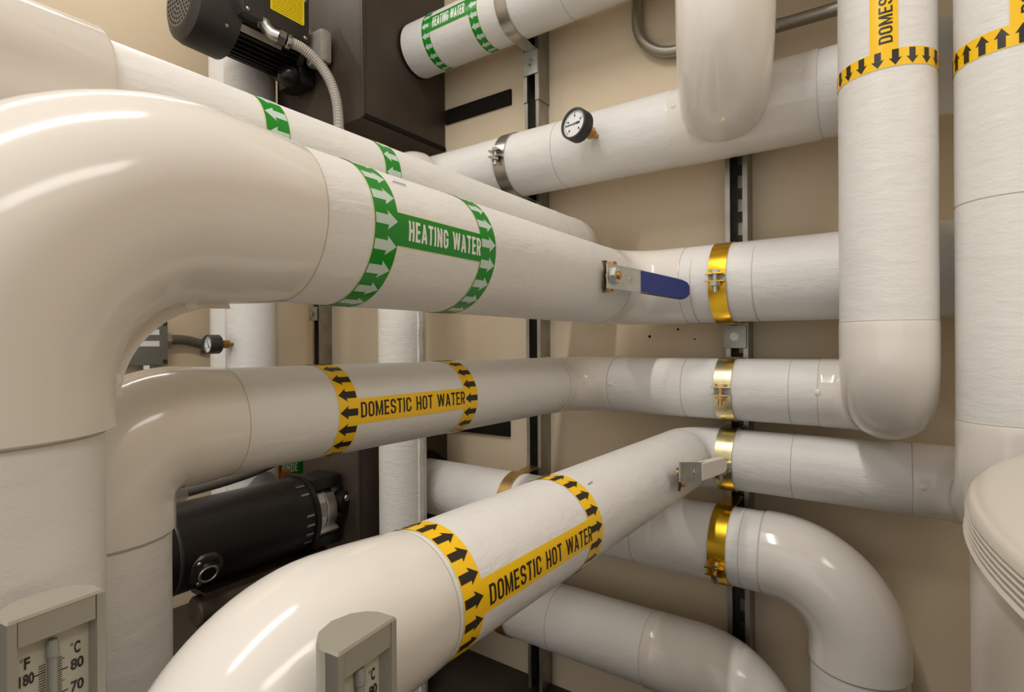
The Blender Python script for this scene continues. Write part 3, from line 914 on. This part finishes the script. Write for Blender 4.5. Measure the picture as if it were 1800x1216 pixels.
for ringi, nh in ((0, 1), (1, 6), (2, 12), (3, 18), (4, 24), (5, 30)):
    for k_ in range(nh):
        a = 2 * pi * k_ / nh; rr = ringi * .0108
        mb.lathe((mx + rr * cos(a), 0.6046, mz + rr * sin(a)), (0, -1, 0), [(0, .0038), (.0002, .0038), (.0002, 0)], NAMEPL if False else DARKHOLE, n=8)
mb.build('vent_holes', fc)
mb = MB(); mb.lathe((mx, 0.6049, mz), (0, -1, 0), [(0, .061), (.0001, .061), (.0001, 0)], mat('guard_mesh', (.16, .145, .125, 1), .5, .4), n=40); mb.build('guard', fc)
for k_ in range(3):
    a = radians(-35 + 120 * k_)
    mb = MB(); nn = V(cos(a), 0, sin(a)); mb.lathe(V(mx, .678, mz) + nn * .094, nn, [(0, .0045), (.002, .004), (.003, 0)], STEEL, n=12); mb.build('screw', fc)
mb = MB(); prof = []
NF = 36; vs = []; fs = []
for s in (0.706, 0.878):
    for k_ in range(NF * 4):
        a = 2 * pi * k_ / (NF * 4); rr = .0775 if k_ % 4 in (0, 1) else .064
        vs.append(V(mx + rr * cos(a), s, mz + rr * sin(a)))
N4 = NF * 4
for k_ in range(N4): fs.append((k_, (k_ + 1) % N4, N4 + (k_ + 1) % N4, N4 + k_))
fs.append(tuple(range(N4))); fs.append(tuple(range(N4, 2 * N4)))
mb.faces(vs, fs, BLACKM); mb.build('finned_body', UP)
mb = MB(); mb.lathe((mx, .876, mz), (0, 1, 0), [(0, .06), (0, .084), (.014, .088), (.02, .07), (.056, .05)], BLACKM, n=40); mb.build('end_bell', UP)
mb = MB(); mb.box((mx + .079, .765, mz - .043), (.004, .11, .017), NAMEPL, X=(.85, 0, -.5), Z=(.5, 0, .85)); mb.build('name_plate', UP)
tb = MB(); tb.box((-1.300, .780, .852), (.075, .172, .115), BLACKP, bev=.008); tbx = tb.build('terminal_box', UP)
mb = MB(); mb.box((-1.2605, .780, .852), (.006, .178, .121), BLACKP, bev=.003); lid = mb.build('lid', tbx)
for yy, zz_ in ((.703, .803), (.857, .803), (.703, .9), (.857, .9)):
    mb = MB(); mb.lathe((-1.2575, yy, zz_), (1, 0, 0), [(0, .0055), (.002, .005), (.0035, .003), (.004, 0)], STEEL, n=14); mb.build('screw', lid)
mb = MB(); mb.prism([(0, 0), (.0, .07), (.094, .07), (.094, .004), (.09, 0)], (-1.2574, .760, .8315), (0, 1, 0), (0, 0, 1), (1, 0, 0), .0006, WARN)
wl = mb.build('warning_label', lid)
mb = MB(); rnd = random.Random(3)
for i in range(11):
    y = .765; z = .8365 + i * .0056
    while y < .846:
        L = rnd.uniform(.004, .011); L = min(L, .849 - y)
        mb.box((-1.2566, y + L / 2, z), (.0003, L, .0022), WARNL); y += L + .0018
mb.build('printed_lines', wl)
mb = MB(); mb.box((-1.345, .915, .835), (.05, .05, .10), ALU, bev=.012); mb.build('motor_bracket', UP)
mb = MB(); mb.box((-1.268, .906, .797), (.07, .034, .088), CASTGREY, bev=.010); mb.build('vent_bracket', UP)
mb = MB(); mb.box((mx + .02, .90, mz - .085), (.10, .05, .05), BLACKM, bev=.01)
mb.lathe((mx + .045, .865, mz - .085), (.25, -.3, -1), [(0, .028), (.018, .030), (.03, .024), (.036, .012), (.036, 0)], BLACKM, n=24); mb.build('drain_boss', UP)
# liquid-tight connector and flexible conduit
FC = thing('flexible_conduit', 'light grey ribbed flexible conduit hanging from the upper motor terminal box', 'conduit', (-1.2, .9, .45))
pts = [V(-1.268, .752, .795), V(-1.255, .757, .772), V(-1.238, .771, .761), V(-1.232, .79, .757)]
mb = MB(); mb.hexbolt((-1.272, .750, .800), (.2, .06, -1), .017, .010, STEEL, .2)
mb.sweep([V(-1.269, .752, .795), V(-1.262, .755, .780), V(-1.252, .762, .768), V(-1.24, .775, .762)], lambda i: .0150, STEEL, n=20)
mb.hexbolt((-1.243, .771, .763), (.25, .95, -.2), .0185, .016, STEEL, .1)
mb.cyl((-1.238, .790, .7595), (-1.235, .801, .758), .0175, STEEL, n=24, bev=.002); mb.build('connector', FC)
ctrl = [V(-1.236, .792, .759), V(-1.225, .828, .752), V(-1.212, .862, .728), V(-1.195, .884, .688), V(-1.185, .897, .64), V(-1.182, .902, .585), V(-1.182, .903, .50), V(-1.182, .903, .36)]
def catmull(P4, n):
    out = []
    for i in range(len(P4) - 1):
        p0 = P4[max(i - 1, 0)]; p1 = P4[i]; p2 = P4[i + 1]; p3 = P4[min(i + 2, len(P4) - 1)]
        for k2 in range(n):
            t = k2 / n
            out.append(.5 * ((2 * p1) + (p2 - p0) * t + (2 * p0 - 5 * p1 + 4 * p2 - p3) * t * t + (3 * p1 - p0 - 3 * p2 + p3) * t ** 3))
    out.append(P4[-1]); return out
pp = catmull(ctrl, 48)
mb = MB(); mb.sweep(pp, lambda i: .0128 + .0008 * sin(i * pi / 3), GREYVINYL, n=20); mb.build('hose', FC)

# lower pump
LP = thing('circulator_pump', 'lower black pump: smooth round motor on a black insulated box, behind the middle pipe', 'pump', (-1.24, .908, -.665))
mb = MB(); chamfer_box(mb, -1.356, -1.122, .908, WY - .001, -.665, -.135, FOAM); mb.build('insulation_box', LP)
mb = MB(); mb.box((-1.1225, .9095, -.40), (.010, .010, .53), FOAM, bev=.002); mb.build('corner_tape', LP)
mb = MB(); mb.lathe((-1.122, DY, DZ), (1, 0, 0), [(0, DR * 1.30), (.028, DR * 1.30), (.033, DR * 1.22), (.033, DR * .9)], RUBBER, n=40); mb.build('pipe_collar', LP)
nx, nz, nr = -1.22, -.418, .0905
mb = MB(); mb.lathe((nx, .455, nz), (0, 1, 0), [(-.055, 0), (-.055, nr * .6), (-.045, nr * .82), (-.02, nr * .96), (0, nr * .985), (.036, nr * .985), (.037, nr), (.30, nr)], BLACKM, n=56); mb.build('motor_shell', LP)
mb = MB(); mb.lathe((nx, .49, nz), (0, 1, 0), [(0, nr + .0003), (.0015, nr + .0014), (.006, nr + .0014), (.0075, nr + .0003)], BLACKP, n=56); mb.build('band', LP)
mb = MB(); mb.lathe((nx, .755, nz), (0, 1, 0), [(0, nr * .9), (0, nr * 1.005), (.037, nr * 1.005), (.037, nr * 1.07), (.048, nr * 1.07), (.048, 0)], BLACKM, n=56); eb = mb.build('end_bell', LP)
for k_, a in enumerate((60, 44, 12, -2, -16, -30)):
    a = radians(a); nn = V(cos(a), 0, sin(a)); tt = V(-sin(a), 0, cos(a))
    mb = MB(); mb.box(V(nx, .777, nz) + nn * nr * 1.008, (.0012, .026, .013), DARKHOLE, nn, (0, 1, 0), tt)
    mb.box(V(nx, .777, nz) + nn * nr * 1.012 - tt * .0035, (.0012, .020, .005), DULLST, nn, (0, 1, 0), tt); mb.build('vent_slot', eb)
mb = MB()
mb.lathe((nx, .801, nz), (0, 1, 0), [(0, .066), (.04, .066), (.041, .068), (.044, .068), (.045, .066), (.072, .062), (.080, .045), (.107, .045)], ALU, n=48)
mb.build('motor_bracket', LP)
mb = MB(); mb.box((nx + .066, .826, nz + .012), (.004, .028, .034), NAMEPL, X=(.96, 0, .26), Z=(-.26, 0, .96), bev=.001); mb.build('oil_cup_plate', LP)
mb = MB(); mb.box((nx + .06, .838, nz - .040), (.02, .066, .012), ALU, X=(.8, 0, -.6), Z=(.6, 0, .8), bev=.002); mb.build('bracket_foot', LP)
mb = MB(); mb.box((nx + .005, .852, nz + .072), (.09, .09, .03), BLACKM, bev=.006); mb.build('cast_frame', LP)
mb = MB(); mb.box((nx + .01, .852, nz - .072), (.085, .09, .03), BLACKM, bev=.008); mb.build('cast_frame', LP)
mb = MB(); mb.lathe((nx + .03, .90, nz + .012), (.75, .2, 0), [(0, .03), (.03, .028), (.034, 0)], BLACKM, n=20); mb.build('bleed_boss', LP)
mb = MB(); mb.lathe((nx + .050, .902, nz + .022), (.9, -.1, .1), [(0, .011), (.012, .011), (.018, .007), (.018, 0)], ALU, n=6, smooth=False); mb.build('bleed_plug', LP)
pc = V(nx, .540, nz); nn = V(.93, -.05, -.36).normalized(); pc = pc + V(.93, 0, -.36).normalized() * nr
mb = MB(); mb.lathe(pc - nn * .006, nn, [(0, .036), (.006, .033), (.010, .024), (.010, 0)], mat('worn_enamel', (.06, .05, .042, 1), .28, .5, var=.5, vscale=60), n=32)
mb.lathe(pc, nn, [(0, .022), (.012, .0215), (.014, .019), (.014, .014), (.010, .013), (.010, 0)], BLACKM, n=32)
mb.lathe(pc + nn * .0138, nn, [(0, .0195), (.0012, .0185), (.0012, .0155), (0, .0145)], ALU, n=32); mb.build('wire_port', LP)
for a, rr in ((80, .028), (200, .028)):
    u_ = nn.orthogonal().normalized(); v_ = nn.cross(u_); mb = MB()
    mb.lathe(pc + (u_ * cos(radians(a)) + v_ * sin(radians(a))) * rr + nn * .004, nn, [(0, .005), (.003, .004), (.003, 0)], DULLST, n=12); mb.build('screw', LP)
mb = MB(); mb.cyl((-1.175, .535, -.545), (-1.175, .86, -.545), .031, RUST, n=32, bev=.004); mb.box((-1.19, .70, -.514), (.06, .30, .012), RUST)
mb.build('mounting_rail', LP)
# steel pedestal under the lower pump reaches the floor
mb = MB(); mb.box((-1.24, 1.08, (-.665 + FL) / 2), (.16, .25, -.665 - FL), RUST); mb.build('pedestal', LP)

# ------------------------------------------------------------------ electrical bits on the left wall
EB = thing('junction_box', 'grey metal junction box with two white labels on the left wall', 'junction box', (WX, .78, -.06))
mb = MB(); mb.box((WX + .024, .765, .012), (.046, .13, .145), GREYBOX, bev=.006); mb.build('box', EB)
mb = MB(); mb.box((WX + .049, .765, .012), (.005, .134, .149), GREYBOX, bev=.003); jl = mb.build('lid', EB)
for yy, zz_ in ((.823, -.052), (.823, .076), (.707, -.052)):
    mb = MB(); mb.lathe((WX + .051, yy, zz_), (1, 0, 0), [(0, .008), (.0022, .0075), (.0022, .0045), (.0008, .004), (.0008, 0)], BLACKP, n=14); mb.build('screw', jl)
for zz_ in (.012, .05):
    mb = MB(); mb.box((WX + .052, .775, zz_ - .004), (.0008, .062, .018), DIAL); mb.build('paper_label', jl)
mb = MB(); mb.cyl((WX + .024, .785, -.06), (WX + .024, .785, -.12), .014, STEEL, n=20); mb.hexbolt((WX + .024, .785, -.062), (0, 0, -1), .0185, .014, STEEL); mb.build('connector', EB)
mb = MB(); mb.hexbolt((WX + .022, .829, .022), (0, 1, 0), .021, .022, STEEL); mb.sweep(catmull([V(WX + .022, .84, .022), V(WX + .022, .90, .020), V(WX + .022, .95, .008), V(WX + .022, 1.0, .006), V(WX + .022, 1.20, .006)], 8), .0165, DARKVINYL, n=18)
ob = solo('flexible_conduit', mb, 'dark grey conduit leaving the junction box towards the small gauge', 'conduit')
mb = MB(); mb.cyl((WX + .022, .958, .007), (WX + .022, .975, .0065), .0205, STEEL, n=24); mb.box((WX + .006, .9665, -.020), (.01, .017, .024), STEEL, bev=.002)
mb.lathe((WX + .012, .9665, -.021), (1, 0, 0), [(0, .006), (.004, .006), (.004, 0)], BLACKP, n=12)
solo('conduit_strap', mb, 'small zinc strap holding the dark grey conduit beside the small gauge', 'strap')
mb = MB(); mb.sweep(catmull([V(-1.48, .57, -.384), V(-1.47, .645, -.372), V(-1.47, .755, -.364), V(-1.466, .845, -.350), V(-1.45, .90, -.325), V(-1.40, .99, -.25), V(-1.38, 1.24, -.10)], 8), .012, DARKVINYL, n=18)
mb.hexbolt((-1.47, .650, -.3718), (0, -1, -.05), .018, .03, STEEL)
solo('flexible_conduit', mb, 'dark grey conduit above the lower black motor', 'conduit')
mb = MB(); mb.cyl((-1.71, 1.02, -.445), (-1.71, 1.09, -.445), .02, BRASS, n=6, smooth=False); mb.cyl((-1.71, 1.055, -.47), (-1.71, 1.055, -.38), .012, BRASS, n=16)
solo('brass_fitting', mb, 'brass pipe fitting left of the green label, above the lower black motor', 'fitting')

# conduit at top
mb = MB()
cz_ = 0.648; yy = WY - .018
pth = [V(-0.498, yy, CEIL - .001), V(-0.498, yy, 0.80)] + [V(-0.498 + .10 * (1 - cos(q)), yy, .765 - .10 * sin(q) - 0.0) for q in [pi / 2 * i / 10 for i in range(11)]] + catmull([V(-.385, yy, .6645), V(-.345, yy - .006, .660), V(-.315, 1.198, .648), V(-.285, 1.185, .636), V(-.18, 1.185, .6255), V(-.08, 1.185, .6225), V(1.0, 1.185, .60)], 6)
mb.sweep(pth, .0125, mat('conduit_steel', (.36, .34, .29, 1), .4, .9), n=20)
solo('metal_conduit', mb, 'grey steel conduit bending down then right, behind the topmost drop pipe', 'conduit')

# ------------------------------------------------------------------ thermometers
def thermometer(p0, e, ztop, label, wd=0.045, H=0.24):
    e = V(e[0], e[1], 0).normalized(); n = V(e.y, -e.x, 0); up = V(0, 0, 1)
    o = V(p0[0], p0[1], ztop - H)
    t = thing('thermometer', label, 'thermometer', o)
    P = lambda a, dn, z: V(p0[0], p0[1], ztop) + e * a + n * dn + up * z
    # back shell: D-shaped plan, open at the front
    fr = 0.0042; rec = 0.0095
    plan = [(0, 0), (0, -.013), (wd * .07, -.020), (wd * .22, -.0265), (wd * .5, -.030), (wd * .78, -.0265), (wd * .93, -.020), (wd, -.013), (wd, 0)]
    m = THERMO; mb = MB(); k_ = len(plan)
    vs = [P(a, d, 0) for a, d in plan] + [P(a, d, -H) for a, d in plan]
    mb.faces(vs, [(i, i + 1, k_ + i + 1, k_ + i) for i in range(k_ - 1)] + [tuple(range(k_, 2 * k_))], m)
    # cap with a softened rim
    vs = [P(a, d, 0) for a, d in plan]; c2 = [(wd / 2 + (a - wd / 2) * .955, -.0008 + d * .955, .0016) for a, d in plan]
    vs += [P(*q) for q in c2]
    mb.faces(vs, [(i, (i + 1) % k_, k_ + (i + 1) % k_, k_ + i) for i in range(k_)] + [tuple(range(k_, 2 * k_))], m)
    # front stiles and inner returns
    for a0, a1 in ((0, fr), (wd - fr, wd)):
        mb.box(P((a0 + a1) / 2, -rec / 2, -H / 2), (a1 - a0, rec, H), m, e, n, up)
    mb.box(P(wd / 2, -rec / 2 - .0005, -H + .02), (wd - 2 * fr, rec - .001, .04), m, e, n, up)
    case = mb.build('case', t)
    mb = MB(); mb.box(P(wd / 2, -.0025, -.0071), (wd - 2 * fr - .001, .004, .0136), m, e, n, up); mb.build('header_panel', t)
    mb = MB(); mb.box(P(wd / 2, -rec - .0012, -H / 2 - .003), (wd - .003, .0015, H - .012), PLATE, e, n, up); pl = mb.build('scale_plate', t)
    mb = MB()
    zc = lambda deg: -.0394 + (deg - 80) * .00126
    f = -rec - .0003
    for dgr in range(-20, 87):
        L = .0058 if dgr % 10 == 0 else (.0042 if dgr % 5 == 0 else .003)
        if zc(dgr) < -H + .042: continue
        mb.box(P(.0247 + L / 2, f, zc(dgr)), (L, .0002, .00042 if dgr % 10 else .0006), BLACKT, e, n, up)
    for fd in range(0, 190, 2):
        z = zc((fd - 32) / 1.8)
        if z < -H + .042 or z > -.031: continue
        L = .0058 if fd % 20 == 0 else .003
        mb.box(P(.0200 - L / 2, f, z), (L, .0002, .00042 if fd % 20 else .0006), BLACKT, e, n, up)
    def txt(s, a0, a1, z0, z1, bold=.03):
        b, x0, x1, y0, y1 = text_mesh(s, bold); b.verts.index_update()
        mb.faces([P(a0 + (v.co.x - x0) / (x1 - x0) * (a1 - a0), f + .0002, z0 + (v.co.y - y0) / (y1 - y0) * (z1 - z0)) for v in b.verts],
                 [[v.index for v in q.verts] for q in b.faces], BLACKT); b.free()
    txt('C', .0336, .0366, -.0335, -.0265); txt('o', .0317, .0331, -.0284, -.0266, 0.0)
    txt('F', .0106, .0132, -.0308, -.0244); txt('o', .0088, .0101, -.0262, -.0244, 0.0)
    for dgr in (80, 70, 60, 50, 40, 30, 20):
        txt(str(dgr), .0318, .0382, zc(dgr) - .0030, zc(dgr) + .0033)
    for fd in (180, 160, 140, 120, 100, 80):
        z = zc((fd - 32) / 1.8); w_ = .0066 if fd >= 100 else .0052
        txt(str(fd), .0150 - w_, .0150, z - .0030, z + .0033)
    mb.build('printed_scale', pl, normals=False)
    mb = MB(); mb.lathe(P(.0224, -rec + .0022, -.022), (0, 0, -1), [(-.004, 0), (-.003, .0022), (0, .003), (.006, .003), (.007, .0022), (H - .07, .0022), (H - .065, 0)], GLASST, n=16); mb.build('tube', t)
    mb = MB(); mb.lathe(P(.0224, -rec + .0008, -.0285), (0, 0, -1), [(0, .0016), (.003, .0016)], THERMO, n=12); mb.build('tube_clip', t)
    # stem into the pipe behind
    mb = MB(); mb.cyl(P(wd / 2, -.026, -H + .02), P(wd / 2, -.075, -H + .02), .008, BRASS, n=16); mb.hexbolt(P(wd / 2, -.028, -H + .02), -n, .014, .014, BRASS); mb.build('stem', t)
    return t


thermometer((-.374, .079), (-.13, .99), -.1436, 'grey-framed thermometer at lower left, scale showing 180 on the left and 80 and 70', .045)
thermometer((-.2350, .1770), (-.10, .995), -.1605, 'grey-framed thermometer in front of the low curved hot water elbow', .0445)

# ------------------------------------------------------------------ tank with ribbed lid
tc_ = V(.585, .471, 0); tr = .544
TK = thing('storage_tank', 'large round white tank with a ribbed lid at lower right', 'tank', (tc_.x, tc_.y, FL))
mb = MB(); mb.lathe((tc_.x, tc_.y, FL), (0, 0, 1), [(0, 0), (0, tr - .001), (-.131 - FL, tr - .001), (-.131 - FL, 0)], TANK, n=160); mb.build('body', TK)
prof = [(-.1365, tr - .02), (-.1365, tr + .001), (-.1345, tr + .003)]
for i in range(5):
    z = -.1335 + i * .0038; prof += [(z, tr + .002), (z + .0014, tr + .0004), (z + .0028, tr + .0018)]
prof += [(-.1128, tr + .001), (-.1106, tr - .001), (-.1095, tr - .004), (-.109, tr - .012), (-.1088, 0)]
mb = MB(); mb.lathe((tc_.x, tc_.y, 0), (0, 0, 1), prof, TANK, n=160); mb.build('lid', TK)
